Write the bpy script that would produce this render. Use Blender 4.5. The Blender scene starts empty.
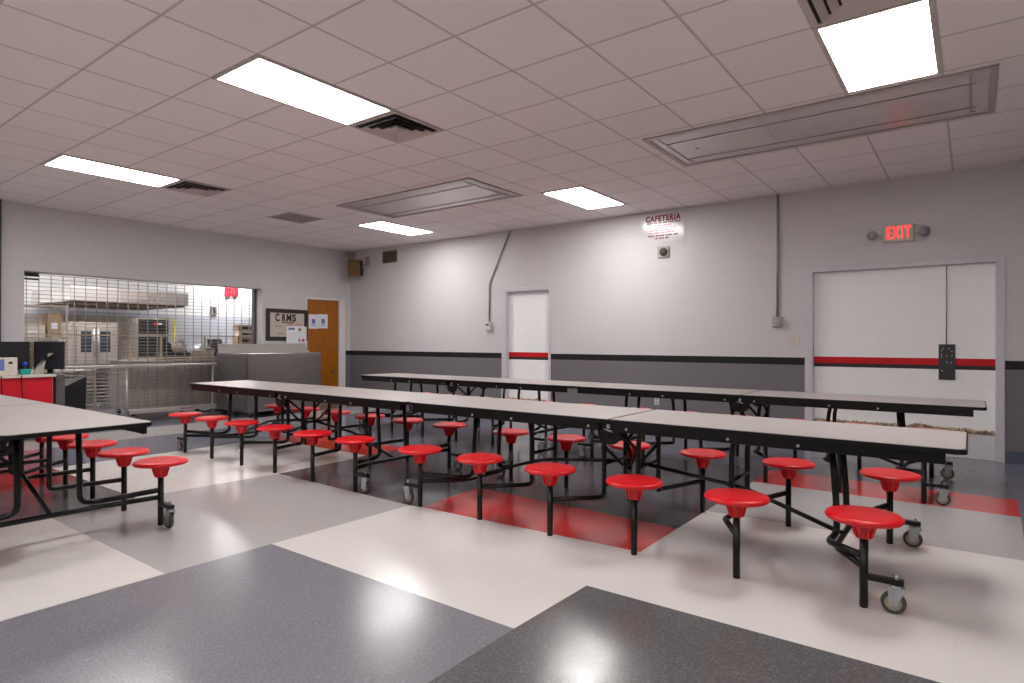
import bpy, bmesh, math, random
from mathutils import Vector, Matrix
random.seed(7)
scene = bpy.context.scene
COL = scene.collection
PI = math.pi

# ------------------------------------------------------------------ materials
def lin(c):
    return tuple(((x / 255) / 12.92 if x / 255 <= 0.04045 else ((x / 255 + 0.055) / 1.055) ** 2.4) for x in c)

def mat(name, rgb, rough=0.5, metal=0.0, spec=0.5, noise=0.0, nscale=20.0, bump=0.0, bscale=80.0,
        emit=None, estr=0.0, coat=0.0, aniso_stretch=None, lin_rgb=None, alpha=1.0):
    m = bpy.data.materials.new(name); m.use_nodes = True
    nt = m.node_tree; b = nt.nodes['Principled BSDF']
    c = lin_rgb if lin_rgb else lin(rgb)
    b.inputs['Base Color'].default_value = (*c, 1)
    b.inputs['Roughness'].default_value = rough
    b.inputs['Metallic'].default_value = metal
    b.inputs['Specular IOR Level'].default_value = spec
    b.inputs['Coat Weight'].default_value = coat
    b.inputs['Alpha'].default_value = alpha
    tc = nt.nodes.new('ShaderNodeTexCoord')
    src = tc.outputs['Object']
    if aniso_stretch:
        mp = nt.nodes.new('ShaderNodeMapping'); mp.inputs['Scale'].default_value = aniso_stretch
        nt.links.new(src, mp.inputs['Vector']); src = mp.outputs['Vector']
    nz = nt.nodes.new('ShaderNodeTexNoise'); nz.inputs['Scale'].default_value = nscale
    nz.inputs['Detail'].default_value = 4
    nt.links.new(src, nz.inputs['Vector'])
    if noise > 0:
        rp = nt.nodes.new('ShaderNodeValToRGB')
        rp.color_ramp.elements[0].position = 0.3; rp.color_ramp.elements[1].position = 0.7
        rp.color_ramp.elements[0].color = (*[x * (1 - noise) for x in c], 1)
        rp.color_ramp.elements[1].color = (*[min(1, x * (1 + noise)) for x in c], 1)
        nt.links.new(nz.outputs['Fac'], rp.inputs['Fac'])
        nt.links.new(rp.outputs['Color'], b.inputs['Base Color'])
    if bump > 0:
        n2 = nt.nodes.new('ShaderNodeTexNoise'); n2.inputs['Scale'].default_value = bscale
        nt.links.new(src, n2.inputs['Vector'])
        bp = nt.nodes.new('ShaderNodeBump'); bp.inputs['Strength'].default_value = bump
        bp.inputs['Distance'].default_value = 0.005
        nt.links.new(n2.outputs['Fac'], bp.inputs['Height'])
        nt.links.new(bp.outputs['Normal'], b.inputs['Normal'])
    if emit:
        b.inputs['Emission Color'].default_value = (*lin(emit), 1)
        b.inputs['Emission Strength'].default_value = estr
    return m

def N(nt, t, **k):
    n = nt.nodes.new(t)
    for a, v in k.items(): setattr(n, a, v)
    return n

def wall_mat(name, axes, bands, joint=0.965):
    """painted concrete block wall. axes: which object axes run along and up; bands: [(z_from, rgb)] from the bottom."""
    m = bpy.data.materials.new(name); m.use_nodes = True
    nt = m.node_tree; b = nt.nodes['Principled BSDF']
    tc = N(nt, 'ShaderNodeTexCoord'); sp = N(nt, 'ShaderNodeSeparateXYZ')
    nt.links.new(tc.outputs['Object'], sp.inputs[0])
    cb = N(nt, 'ShaderNodeCombineXYZ')
    nt.links.new(sp.outputs[axes], cb.inputs[0]); nt.links.new(sp.outputs['Z'], cb.inputs[1])
    br = N(nt, 'ShaderNodeTexBrick')
    br.inputs['Scale'].default_value = 1.0
    br.inputs['Brick Width'].default_value = 0.406; br.inputs['Row Height'].default_value = 0.203
    br.inputs['Mortar Size'].default_value = 0.006; br.inputs['Mortar Smooth'].default_value = 0.6
    br.inputs['Color1'].default_value = (1, 1, 1, 1); br.inputs['Color2'].default_value = (0.99, 0.99, 0.99, 1)
    br.inputs['Mortar'].default_value = (joint, joint, joint, 1)
    nt.links.new(cb.outputs[0], br.inputs['Vector'])
    # painted bands
    ramp = N(nt, 'ShaderNodeValToRGB'); ramp.color_ramp.interpolation = 'CONSTANT'
    mr = N(nt, 'ShaderNodeMath', operation='DIVIDE'); mr.inputs[1].default_value = 4.0
    nt.links.new(sp.outputs['Z'], mr.inputs[0]); nt.links.new(mr.outputs[0], ramp.inputs['Fac'])
    els = ramp.color_ramp.elements
    for i, (z, c) in enumerate(bands):
        e = els[i] if i < 2 else els.new(z / 4.0)
        e.position = z / 4.0; e.color = (*lin(c), 1)
    mx = N(nt, 'ShaderNodeMix', data_type='RGBA', blend_type='MULTIPLY'); mx.inputs[0].default_value = 1.0
    nt.links.new(ramp.outputs['Color'], mx.inputs[6]); nt.links.new(br.outputs['Color'], mx.inputs[7])
    nz = N(nt, 'ShaderNodeTexNoise'); nz.inputs['Scale'].default_value = 1.3; nz.inputs['Detail'].default_value = 5
    nt.links.new(tc.outputs['Object'], nz.inputs['Vector'])
    r2 = N(nt, 'ShaderNodeValToRGB')
    r2.color_ramp.elements[0].color = (0.95, 0.95, 0.95, 1); r2.color_ramp.elements[1].color = (1, 1, 1, 1)
    nt.links.new(nz.outputs['Fac'], r2.inputs['Fac'])
    m2 = N(nt, 'ShaderNodeMix', data_type='RGBA', blend_type='MULTIPLY'); m2.inputs[0].default_value = 1.0
    nt.links.new(mx.outputs[2], m2.inputs[6]); nt.links.new(r2.outputs['Color'], m2.inputs[7])
    nt.links.new(m2.outputs[2], b.inputs['Base Color'])
    b.inputs['Roughness'].default_value = 0.5
    b.inputs['Specular IOR Level'].default_value = 0.35
    n3 = N(nt, 'ShaderNodeTexNoise'); n3.inputs['Scale'].default_value = 90
    nt.links.new(tc.outputs['Object'], n3.inputs['Vector'])
    ad = N(nt, 'ShaderNodeMath', operation='MULTIPLY_ADD'); ad.inputs[1].default_value = 0.12
    nt.links.new(n3.outputs['Fac'], ad.inputs[0]); nt.links.new(br.outputs['Fac'], ad.inputs[2])
    inv = N(nt, 'ShaderNodeMath', operation='MULTIPLY'); inv.inputs[1].default_value = -1
    nt.links.new(ad.outputs[0], inv.inputs[0])
    bp = N(nt, 'ShaderNodeBump'); bp.inputs['Strength'].default_value = 0.35; bp.inputs['Distance'].default_value = 0.004
    nt.links.new(inv.outputs[0], bp.inputs['Height']); nt.links.new(bp.outputs['Normal'], b.inputs['Normal'])
    return m

def vct_mat(name, rgb, chip, amount=0.35, rough=0.17, blend=0.6):
    """vinyl composition tile: 12 inch joints, small chips, waxed."""
    m = bpy.data.materials.new(name); m.use_nodes = True
    nt = m.node_tree; b = nt.nodes['Principled BSDF']
    tc = N(nt, 'ShaderNodeTexCoord')
    nz = N(nt, 'ShaderNodeTexNoise'); nz.inputs['Scale'].default_value = 95; nz.inputs['Detail'].default_value = 3
    nz.inputs['Roughness'].default_value = 0.7
    nt.links.new(tc.outputs['Object'], nz.inputs['Vector'])
    rp = N(nt, 'ShaderNodeValToRGB')
    rp.color_ramp.elements[0].position = 0.42; rp.color_ramp.elements[0].color = (*lin(rgb), 1)
    rp.color_ramp.elements[1].position = 0.72; rp.color_ramp.elements[1].color = (*[a * (1 - blend) + c * blend for a, c in zip(lin(rgb), lin(chip))], 1)
    nt.links.new(nz.outputs['Fac'], rp.inputs['Fac'])
    vo = N(nt, 'ShaderNodeTexVoronoi'); vo.voronoi_dimensions = '2D'; vo.inputs['Scale'].default_value = 110
    nt.links.new(tc.outputs['Object'], vo.inputs['Vector'])
    vs_ = N(nt, 'ShaderNodeSeparateColor'); nt.links.new(vo.outputs['Color'], vs_.inputs[0])
    vr = N(nt, 'ShaderNodeValToRGB'); vr.color_ramp.interpolation = 'CONSTANT'
    vr.color_ramp.elements[0].color = (0, 0, 0, 1); vr.color_ramp.elements[1].position = 0.82; vr.color_ramp.elements[1].color = (1, 1, 1, 1)
    nt.links.new(vs_.outputs[0], vr.inputs['Fac'])
    am = N(nt, 'ShaderNodeMath', operation='MULTIPLY'); am.inputs[1].default_value = amount
    nt.links.new(vr.outputs['Color'], am.inputs[0])
    mx = N(nt, 'ShaderNodeMix', data_type='RGBA')
    nt.links.new(am.outputs[0], mx.inputs[0]); nt.links.new(rp.outputs['Color'], mx.inputs[6])
    mx.inputs[7].default_value = (*lin(chip), 1)
    br = N(nt, 'ShaderNodeTexBrick'); br.offset = 0.0
    br.inputs['Scale'].default_value = 1.0; br.inputs['Brick Width'].default_value = 0.3133; br.inputs['Row Height'].default_value = 0.3133
    br.inputs['Mortar Size'].default_value = 0.0012
    br.inputs['Color1'].default_value = (1, 1, 1, 1); br.inputs['Color2'].default_value = (0.975, 0.975, 0.975, 1)
    br.inputs['Mortar'].default_value = (0.92, 0.92, 0.92, 1)
    mp = N(nt, 'ShaderNodeMapping'); mp.inputs['Location'].default_value = (1.62, -2.195, 0)
    nt.links.new(tc.outputs['Object'], mp.inputs['Vector']); nt.links.new(mp.outputs['Vector'], br.inputs['Vector'])
    m2 = N(nt, 'ShaderNodeMix', data_type='RGBA', blend_type='MULTIPLY'); m2.inputs[0].default_value = 1.0
    nt.links.new(mx.outputs[2], m2.inputs[6]); nt.links.new(br.outputs['Color'], m2.inputs[7])
    nt.links.new(m2.outputs[2], b.inputs['Base Color'])
    # wax: roughness varies a little, faint waviness
    n2 = N(nt, 'ShaderNodeTexNoise'); n2.inputs['Scale'].default_value = 5; n2.inputs['Detail'].default_value = 5
    nt.links.new(tc.outputs['Object'], n2.inputs['Vector'])
    rr = N(nt, 'ShaderNodeMapRange'); rr.inputs['To Min'].default_value = rough * 0.75; rr.inputs['To Max'].default_value = rough * 1.3
    nt.links.new(n2.outputs['Fac'], rr.inputs['Value']); nt.links.new(rr.outputs[0], b.inputs['Roughness'])
    b.inputs['Specular IOR Level'].default_value = 0.55
    n3 = N(nt, 'ShaderNodeTexNoise'); n3.inputs['Scale'].default_value = 9; n3.inputs['Detail'].default_value = 2
    nt.links.new(tc.outputs['Object'], n3.inputs['Vector'])
    bp = N(nt, 'ShaderNodeBump'); bp.inputs['Strength'].default_value = 0.06; bp.inputs['Distance'].default_value = 0.01
    nt.links.new(n3.outputs['Fac'], bp.inputs['Height']); nt.links.new(bp.outputs['Normal'], b.inputs['Normal'])
    return m

GX, GY, T = -2.6094, 2.8717, 0.6096
def ceiling_mat():
    m = bpy.data.materials.new('acoustic_ceiling_tile'); m.use_nodes = True
    nt = m.node_tree; b = nt.nodes['Principled BSDF']
    tc = N(nt, 'ShaderNodeTexCoord')
    mp = N(nt, 'ShaderNodeMapping'); mp.inputs['Location'].default_value = (-GX + 40 * T, -GY + 40 * T, 0)
    nt.links.new(tc.outputs['Object'], mp.inputs['Vector'])
    br = N(nt, 'ShaderNodeTexBrick'); br.offset = 0.0
    br.inputs['Scale'].default_value = 1.0; br.inputs['Brick Width'].default_value = T; br.inputs['Row Height'].default_value = T
    br.inputs['Mortar Size'].default_value = 0.011; br.inputs['Mortar Smooth'].default_value = 0.35
    br.inputs['Color1'].default_value = (*lin((242, 237, 234)), 1); br.inputs['Color2'].default_value = (*lin((239, 233, 230)), 1)
    br.inputs['Mortar'].default_value = (*lin((200, 192, 191)), 1)
    nt.links.new(mp.outputs['Vector'], br.inputs['Vector'])
    nz = N(nt, 'ShaderNodeTexNoise'); nz.inputs['Scale'].default_value = 120; nz.inputs['Detail'].default_value = 3
    nt.links.new(tc.outputs['Object'], nz.inputs['Vector'])
    rp = N(nt, 'ShaderNodeValToRGB'); rp.color_ramp.elements[0].position = 0.3; rp.color_ramp.elements[0].color = (0.93, 0.93, 0.93, 1)
    rp.color_ramp.elements[1].position = 0.6
    nt.links.new(nz.outputs['Fac'], rp.inputs['Fac'])
    mx = N(nt, 'ShaderNodeMix', data_type='RGBA', blend_type='MULTIPLY'); mx.inputs[0].default_value = 1.0
    nt.links.new(br.outputs['Color'], mx.inputs[6]); nt.links.new(rp.outputs['Color'], mx.inputs[7])
    nt.links.new(mx.outputs[2], b.inputs['Base Color'])
    b.inputs['Roughness'].default_value = 0.75; b.inputs['Specular IOR Level'].default_value = 0.25
    bp = N(nt, 'ShaderNodeBump'); bp.inputs['Strength'].default_value = 0.5; bp.inputs['Distance'].default_value = 0.006
    nt.links.new(br.outputs['Fac'], bp.inputs['Height']); nt.links.new(bp.outputs['Normal'], b.inputs['Normal'])
    return m

WHITE = (208, 204, 205); GREY = (118, 114, 117); BLACK = (24, 22, 22); RED = (205, 8, 24)
M = {}
M['wall_x'] = wall_mat('painted_block_long_wall', 'X', [(0, GREY), (0.985, BLACK), (1.088, WHITE)])
M['wall_y'] = wall_mat('painted_block_side_wall', 'Y', [(0, GREY), (0.985, BLACK), (1.088, WHITE)])
M['infill'] = wall_mat('painted_block_infill', 'X', [(0, (252, 251, 251)), (0.982, (48, 42, 42)), (1.02, RED), (1.1, (252, 251, 251))], joint=0.98)
M['kitchen_wall'] = wall_mat('kitchen_tile_wall', 'Y', [(0, (206, 210, 218)), (1.9, (248, 248, 248))], joint=0.95)
M['kitchen_wall_x'] = wall_mat('kitchen_tile_side_wall', 'X', [(0, (196, 200, 208)), (1.9, (246, 246, 246))], joint=0.93)
M['ceiling'] = ceiling_mat()
M['v_white'] = vct_mat('white_vinyl_tile', (222, 217, 214), (212, 206, 202), 0.12, 0.2, 0.5)
M['v_light'] = vct_mat('light_grey_vinyl_tile', (180, 176, 175), (168, 164, 164), 0.15, 0.2, 0.5)
M['v_grey'] = vct_mat('blue_grey_vinyl_tile', (118, 117, 125), (160, 158, 164), 0.2, 0.2, 0.5)
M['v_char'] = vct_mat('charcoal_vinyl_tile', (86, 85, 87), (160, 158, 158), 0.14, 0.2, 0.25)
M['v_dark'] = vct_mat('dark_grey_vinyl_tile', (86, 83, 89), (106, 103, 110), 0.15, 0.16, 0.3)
M['v_blue'] = vct_mat('slate_vinyl_tile', (118, 118, 132), (138, 139, 150), 0.15, 0.16, 0.3)
M['v_red'] = vct_mat('red_vinyl_tile', (206, 48, 46), (214, 80, 76), 0.12, 0.16, 0.3)
M['v_maroon'] = vct_mat('maroon_vinyl_tile', (140, 58, 60), (160, 90, 92), 0.12, 0.16, 0.3)
M['red'] = mat('red_moulded_plastic', (222, 14, 26), 0.32, bump=0.12, bscale=220)
M['black'] = mat('black_powder_coat', (9, 9, 10), 0.36, spec=0.4, noise=0.2, nscale=40)
M['edge'] = mat('black_vinyl_edge', (12, 12, 12), 0.45, spec=0.35)
M['lam'] = mat('grey_laminate', (176, 168, 165), 0.33, noise=0.05, nscale=260)
M['chrome'] = mat('zinc_plate', (190, 195, 200), 0.28, 0.9, noise=0.1)
M['rubber'] = mat('grey_rubber_tyre', (70, 68, 62), 0.6)
M['hub'] = mat('tan_wheel_hub', (166, 156, 132), 0.5)
M['steel'] = mat('brushed_stainless', (200, 195, 190), 0.34, 0.6, noise=0.08, nscale=14, aniso_stretch=(1, 1, 25), bump=0.03)
M['steel_dull'] = mat('dull_stainless', (182, 172, 163), 0.42, 0.35, noise=0.08, nscale=10)
M['cooler'] = mat('cooler_stainless', (150, 144, 143), 0.28, 0.9, noise=0.08, nscale=8, aniso_stretch=(1, 1, 20))
M['steel_dark'] = mat('dark_stainless', (110, 107, 106), 0.45, 0.6, noise=0.1, nscale=10)
M['white_paint'] = mat('white_painted_steel', (222, 219, 220), 0.4, noise=0.02)
M['jamb'] = mat('lavender_white_frame_paint', (204, 200, 206), 0.4, noise=0.03)
M['trimgrey'] = mat('grey_enamel', (168, 160, 158), 0.45, noise=0.03)
M['conduit'] = mat('painted_conduit', (150, 146, 148), 0.4, 0.3)
M['darkpipe'] = mat('blue_grey_pipe', (70, 78, 92), 0.45)
M['base'] = mat('slate_blue_vinyl_base', (84, 88, 106), 0.4, noise=0.05)
M['wood'] = mat('varnished_oak_veneer', (162, 92, 10), 0.35, noise=0.16, nscale=6, aniso_stretch=(6, 6, 0.6))
M['speaker'] = mat('brown_speaker_cabinet', (112, 82, 42), 0.5, noise=0.2, nscale=12)
M['speaker_cloth'] = mat('dark_speaker_cloth', (34, 28, 24), 0.8)
M['bronze'] = mat('bronze_vent', (112, 98, 82), 0.45, 0.4)
M['bronze_dark'] = mat('dark_bronze', (72, 62, 52), 0.6)  # darker bronze, the horn dome's own colour
M['panel'] = mat('satin_metal_ceiling_panel', (196, 190, 187), 0.2, 0.15, noise=0.05, nscale=3)
M['panel_edge'] = mat('panel_seam', (142, 136, 133), 0.5)
M['diff'] = mat('lit_diffuser', (255, 255, 255), 0.5, emit=(254, 252, 250), estr=13.0)
M['diffk'] = mat('lit_kitchen_diffuser', (255, 255, 255), 0.5, emit=(255, 253, 252), estr=22.0)
M['vent_white'] = mat('vent_white_enamel', (198, 186, 182), 0.45)
M['vent_dark'] = mat('vent_void', (34, 31, 30), 0.8)
M['perf'] = mat('perforated_return_air', (142, 130, 127), 0.6, noise=0.4, nscale=160)
M['exit_body'] = mat('beige_exit_housing', (206, 197, 182), 0.5)
M['exit_red'] = mat('lit_red_letters', (255, 60, 60), 0.5, emit=(255, 40, 40), estr=1.3)
M['lens'] = mat('grey_lamp_lens', (150, 146, 150), 0.3, noise=0.2, nscale=120)
M['sign'] = mat('glossy_white_sign', (214, 209, 211), 0.12)
M['crimson'] = mat('crimson_print', (120, 10, 24), 0.4)
M['pink'] = mat('faded_red_print', (190, 90, 100), 0.4)
M['blackprint'] = mat('black_print', (34, 26, 24), 0.6)
M['felt'] = mat('pale_letter_board', (196, 186, 176), 0.7, noise=0.08, nscale=30)
M['frame_black'] = mat('black_wood_frame', (36, 32, 32), 0.45)
M['paper'] = mat('white_paper', (226, 226, 232), 0.6)
M['blueprint'] = mat('blue_print', (96, 116, 176), 0.6)
M['orangeprint'] = mat('orange_print', (226, 96, 70), 0.6)
M['tanprint'] = mat('tan_print', (176, 152, 96), 0.6)
M['greenprint'] = mat('green_print', (130, 160, 130), 0.6)
M['dirt'] = mat('rusty_debris', (158, 134, 108), 0.9, noise=0.8, nscale=18, bump=0.8, bscale=50)
M['plate'] = mat('charcoal_metal_plate', (54, 53, 54), 0.45, noise=0.1)
M['ivory'] = mat('ivory_plastic', (204, 198, 188), 0.4)
M['deskred'] = mat('red_laminate', (196, 10, 34), 0.4)
M['monitor'] = mat('black_plastic', (22, 22, 25), 0.35)
M['monitor2'] = mat('charcoal_plastic', (34, 34, 40), 0.3)
M['putty'] = mat('putty_grey_plastic', (164, 158, 148), 0.45)
M['teal'] = mat('teal_plastic', (20, 150, 138), 0.4)
M['blue'] = mat('blue_plastic', (20, 60, 190), 0.4)
M['box'] = mat('cream_card', (206, 196, 182), 0.7, noise=0.08, nscale=14)
M['brownbox'] = mat('brown_cardboard', (168, 140, 108), 0.8, noise=0.1, nscale=10)
M['glassdark'] = mat('oven_window', (52, 60, 66), 0.12)
M['oven'] = mat('oven_enamel', (186, 178, 168), 0.35, 0.5)
M['louver'] = mat('black_louver', (30, 29, 30), 0.5)
M['tan'] = mat('tan_rail', (196, 180, 160), 0.45)
M['alarm'] = mat('red_alarm_plastic', (226, 22, 44), 0.4)
M['yellow'] = mat('yellow_handle', (226, 206, 30), 0.5)
M['grille'] = mat('aluminium_grille', (150, 145, 142), 0.4, 0.4)
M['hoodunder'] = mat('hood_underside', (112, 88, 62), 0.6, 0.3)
M['foil'] = mat('crumpled_foil', (180, 182, 188), 0.3, 0.7, bump=0.6, bscale=40)

# ------------------------------------------------------------------ mesh helpers
class MB:
    def __init__(s): s.bm = bmesh.new()
    def box(s, x0, x1, y0, y1, z0, z1, mi=0, bev=0.0, seg=2):
        r = bmesh.ops.create_cube(s.bm, size=1.0)
        vs = r['verts']
        for v in vs:
            v.co = Vector((x0 + (v.co.x + .5) * (x1 - x0), y0 + (v.co.y + .5) * (y1 - y0), z0 + (v.co.z + .5) * (z1 - z0)))
        fs = {f for v in vs for f in v.link_faces}
        for f in fs: f.material_index = mi
        if bev > 0:
            es = list({e for v in vs for e in v.link_edges})
            rr = bmesh.ops.bevel(s.bm, geom=es, offset=bev, segments=seg, profile=0.5, affect='EDGES')
            for f in rr['faces']: f.material_index = mi
        return s
    def lathe(s, prof, seg=32, c=(0, 0, 0), mi=0, axis='z', smooth=True):
        rings = []
        for (r, z) in prof:
            if r < 1e-6:
                rings.append([s.bm.verts.new(s._ax(0, 0, z, c, axis))])
            else:
                rings.append([s.bm.verts.new(s._ax(r * math.cos(2 * PI * i / seg), r * math.sin(2 * PI * i / seg), z, c, axis)) for i in range(seg)])
        for a, b in zip(rings, rings[1:]):
            for i in range(seg):
                j = (i + 1) % seg
                if len(a) == 1 and len(b) == 1: continue
                if len(a) == 1: f = [a[0], b[j], b[i]]
                elif len(b) == 1: f = [a[i], a[j], b[0]]
                else: f = [a[i], a[j], b[j], b[i]]
                try:
                    ff = s.bm.faces.new(f); ff.smooth = smooth; ff.material_index = mi
                except ValueError: pass
        return s
    def _ax(s, x, y, z, c, axis):
        if axis == 'z': v = (x, y, z)
        elif axis == 'y': v = (x, z, -y)
        else: v = (z, x, y)
        return Vector(v) + Vector(c)
    def tube(s, pts, r, fillet=0.0, seg=10, mi=0, caps=True, fs=6):
        pts = [Vector(p) for p in pts]
        path = [pts[0]]
        for i in range(1, len(pts) - 1):
            a, b, c = pts[i - 1], pts[i], pts[i + 1]
            f = min(fillet, (a - b).length * .48, (c - b).length * .48)
            if f <= 1e-5: path.append(b); continue
            p0 = b + (a - b).normalized() * f; p1 = b + (c - b).normalized() * f
            for k in range(fs + 1):
                t = k / fs
                path.append(p0 * (1 - t) ** 2 + b * 2 * t * (1 - t) + p1 * t * t)
        path.append(pts[-1])
        n = None; rings = []
        for i, p in enumerate(path):
            d = (path[min(i + 1, len(path) - 1)] - path[max(i - 1, 0)]).normalized()
            if n is None:
                up = Vector((0, 0, 1)) if abs(d.z) < .9 else Vector((1, 0, 0))
                n = d.cross(up).normalized()
            n = (n - d * n.dot(d)).normalized()
            bvec = d.cross(n)
            rings.append([s.bm.verts.new(p + r * (n * math.cos(2 * PI * k / seg) + bvec * math.sin(2 * PI * k / seg))) for k in range(seg)])
        for a, b in zip(rings, rings[1:]):
            for k in range(seg):
                f = s.bm.faces.new([a[k], a[(k + 1) % seg], b[(k + 1) % seg], b[k]]); f.smooth = True; f.material_index = mi
        if caps:
            for rg in (rings[0], rings[-1]):
                f = s.bm.faces.new(rg); f.material_index = mi
        return s
    def prism(s, poly, z0, z1, mi=0, axis='z', c=(0, 0, 0)):
        """poly in 2D, extruded along axis: 'z' poly=(x,y); 'y' poly=(x,z); 'x' poly=(y,z)"""
        def P(a, b, t):
            v = (a, b, t) if axis == 'z' else ((a, t, b) if axis == 'y' else (t, a, b))
            return s.bm.verts.new(Vector(v) + Vector(c))
        A = [P(a, b, z0) for a, b in poly]; B = [P(a, b, z1) for a, b in poly]
        fs = [s.bm.faces.new(A), s.bm.faces.new(list(reversed(B)))]
        n = len(poly)
        for i in range(n): fs.append(s.bm.faces.new([A[i], B[i], B[(i + 1) % n], A[(i + 1) % n]]))
        for f in fs: f.material_index = mi
        return s
    def quad(s, pts, mi=0):
        f = s.bm.faces.new([s.bm.verts.new(Vector(p)) for p in pts]); f.material_index = mi; return s
    def build(s, name, mats, parent=None, recalc=True, loc=(0, 0, 0), rot=(0, 0, 0)):
        if recalc: bmesh.ops.recalc_face_normals(s.bm, faces=s.bm.faces[:])
        me = bpy.data.meshes.new(name); s.bm.to_mesh(me); s.bm.free()
        if not isinstance(mats, (list, tuple)): mats = [mats]
        for m in mats: me.materials.append(M[m] if isinstance(m, str) else m)
        o = bpy.data.objects.new(name, me); COL.objects.link(o)
        o.location = loc; o.rotation_euler = rot
        if parent: o.parent = parent
        return o

def tag(o, label=None, cat=None, group=None, kind=None):
    if label: o['label'] = label
    if cat: o['category'] = cat
    if group: o['group'] = group
    if kind: o['kind'] = kind
    return o
def empty(name, loc=(0, 0, 0), rz=0.0):
    o = bpy.data.objects.new(name, None); COL.objects.link(o)
    o.location = loc; o.rotation_euler = (0, 0, rz); o.empty_display_size = 0.1
    return o
KIDS = {}
def copy_tree(o, parent=None):
    c = o.copy(); COL.objects.link(c)
    if parent: c.parent = parent
    for ch in [x for x in list(bpy.data.objects) if x.parent == o]:
        copy_tree(ch, c)
    return c
def struct(o): o['kind'] = 'structure'; return o

def text_mesh(name, body, size, m, parent, loc, rot, extrude=0.002, width=None, bold=0.0, spacing=1.0):
    cu = bpy.data.curves.new(name, 'FONT'); cu.body = body; cu.size = size; cu.extrude = extrude
    cu.align_x = 'CENTER'; cu.align_y = 'CENTER'; cu.offset = bold; cu.space_character = spacing
    tmp = bpy.data.objects.new(name + '_source', cu); COL.objects.link(tmp)
    bpy.context.view_layer.update()
    me = bpy.data.meshes.new_from_object(tmp.evaluated_get(bpy.context.evaluated_depsgraph_get()))
    bpy.data.objects.remove(tmp); bpy.data.curves.remove(cu)
    if width:
        xs = [v.co.x for v in me.vertices]; k = width / (max(xs) - min(xs)); cx = (max(xs) + min(xs)) / 2
        for v in me.vertices: v.co.x = (v.co.x - cx) * k
    me.materials.clear(); me.materials.append(M[m])
    o = bpy.data.objects.new(name, me); COL.objects.link(o)
    o.location = loc; o.rotation_euler = rot
    if parent: o.parent = parent
    return o

# ------------------------------------------------------------------ room constants
XA, YB, HC = -10.652, 8.446, 3.203
XR, YF = 5.2, -4.6
KX, KY0, KY1 = -15.2, 0.6, 11.5

# ------------------------------------------------------------------ floor
fl = MB()
x0, x1, x2, x3 = -5.42, -3.535, -1.622, 0.29
base_regions = []
def reg(poly, mi): fl.quad([(a, b, 0.0) for a, b in poly], mi)
def rect(xa, xb, ya, yb, mi): reg([(xa, ya), (xb, ya), (xb, yb), (xa, yb)], mi)
W_, L_, G_, C_, D_, B_, R_, M_ = range(8)
XL = KX - 0.1
# columns from left to right, split so that nothing overlaps
# far left x < -7.40
rect(XL, -9.75, YF, 11.6, B_)
rect(-9.75, -8.82, YF, 8.5, L_)
rect(-8.82, -7.40, YF, 1.0, W_); rect(-8.82, -7.40, 1.0, 3.46, B_); rect(-8.82, -7.40, 3.46, 4.85, B_); rect(-8.82, -7.40, 4.85, 8.5, B_)
rect(-9.75, -7.40, 8.5, 11.6, B_)
# -7.40 .. x0
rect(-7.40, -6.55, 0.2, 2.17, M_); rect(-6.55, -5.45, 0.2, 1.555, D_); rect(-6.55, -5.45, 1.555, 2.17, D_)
rect(-7.40, -5.45, YF, 0.2, D_)
rect(-7.40, -5.45, 2.17, 4.55, W_); rect(-7.40, -5.45, 4.55, 5.16, R_); rect(-7.40, -5.45, 5.16, 11.6, B_)
# x0 .. x1 (light grey, dark)
rect(-5.45, x1, YF, 1.56, W_)
reg([(-5.45, 1.555), (x1 - 0.01, 1.56), (x1, 2.195), (-3.52, 3.365), (-5.37, 3.405), (-5.45, 2.17)], L_)
reg([(-5.45, 2.17), (-5.37, 3.405), (-5.40, 4.20), (-5.45, 4.55)], W_)
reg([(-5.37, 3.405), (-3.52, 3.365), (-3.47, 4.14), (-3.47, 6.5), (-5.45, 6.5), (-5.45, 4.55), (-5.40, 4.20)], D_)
rect(-5.45, -3.47, 6.5, 11.6, B_)
# x1 .. x2
reg([(x1, YF), (x2, YF), (x2, 0.3), (x1, 0.3)], W_)
reg([(x1, 0.3), (x2, 0.3), (-1.632, 2.2), (x1, 2.195), (x1 - 0.01, 1.56)], G_)
reg([(x1, 2.195), (-1.632, 2.2), (-1.618, 2.82), (-1.618, 3.468), (-3.40, 3.385), (-3.52, 3.365)], W_)
reg([(-3.40, 3.385), (-1.618, 3.468), (-1.617, 4.065), (-3.47, 4.14)], R_)
reg([(-3.52, 3.365), (-3.40, 3.385), (-3.47, 4.14)], D_)
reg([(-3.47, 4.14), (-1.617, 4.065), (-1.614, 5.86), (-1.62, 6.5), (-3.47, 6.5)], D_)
rect(-3.47, -1.62, 6.5, 11.6, B_)
# x2 .. x3
rect(x2, x3, YF, 0.9, G_)
reg([(x2, 0.9), (x3, 0.9), (x3, 2.82), (-1.618, 2.82), (-1.632, 2.2)], C_)
reg([(-1.618, 2.82), (x3, 2.82), (x3 - .03, 4.70), (-1.617, 4.62), (-1.617, 4.065), (-1.618, 3.468)], W_)
reg([(-1.617, 4.62), (x3 - .03, 4.70), (x3, 5.865), (-1.614, 5.86)], L_)
reg([(-1.614, 5.86), (x3, 5.865), (x3 + .01, 6.497), (-1.62, 6.5)], R_)
reg([(-1.62, 6.5), (x3 + .01, 6.497), (x3, 11.6), (-1.62, 11.6)], B_)
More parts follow.
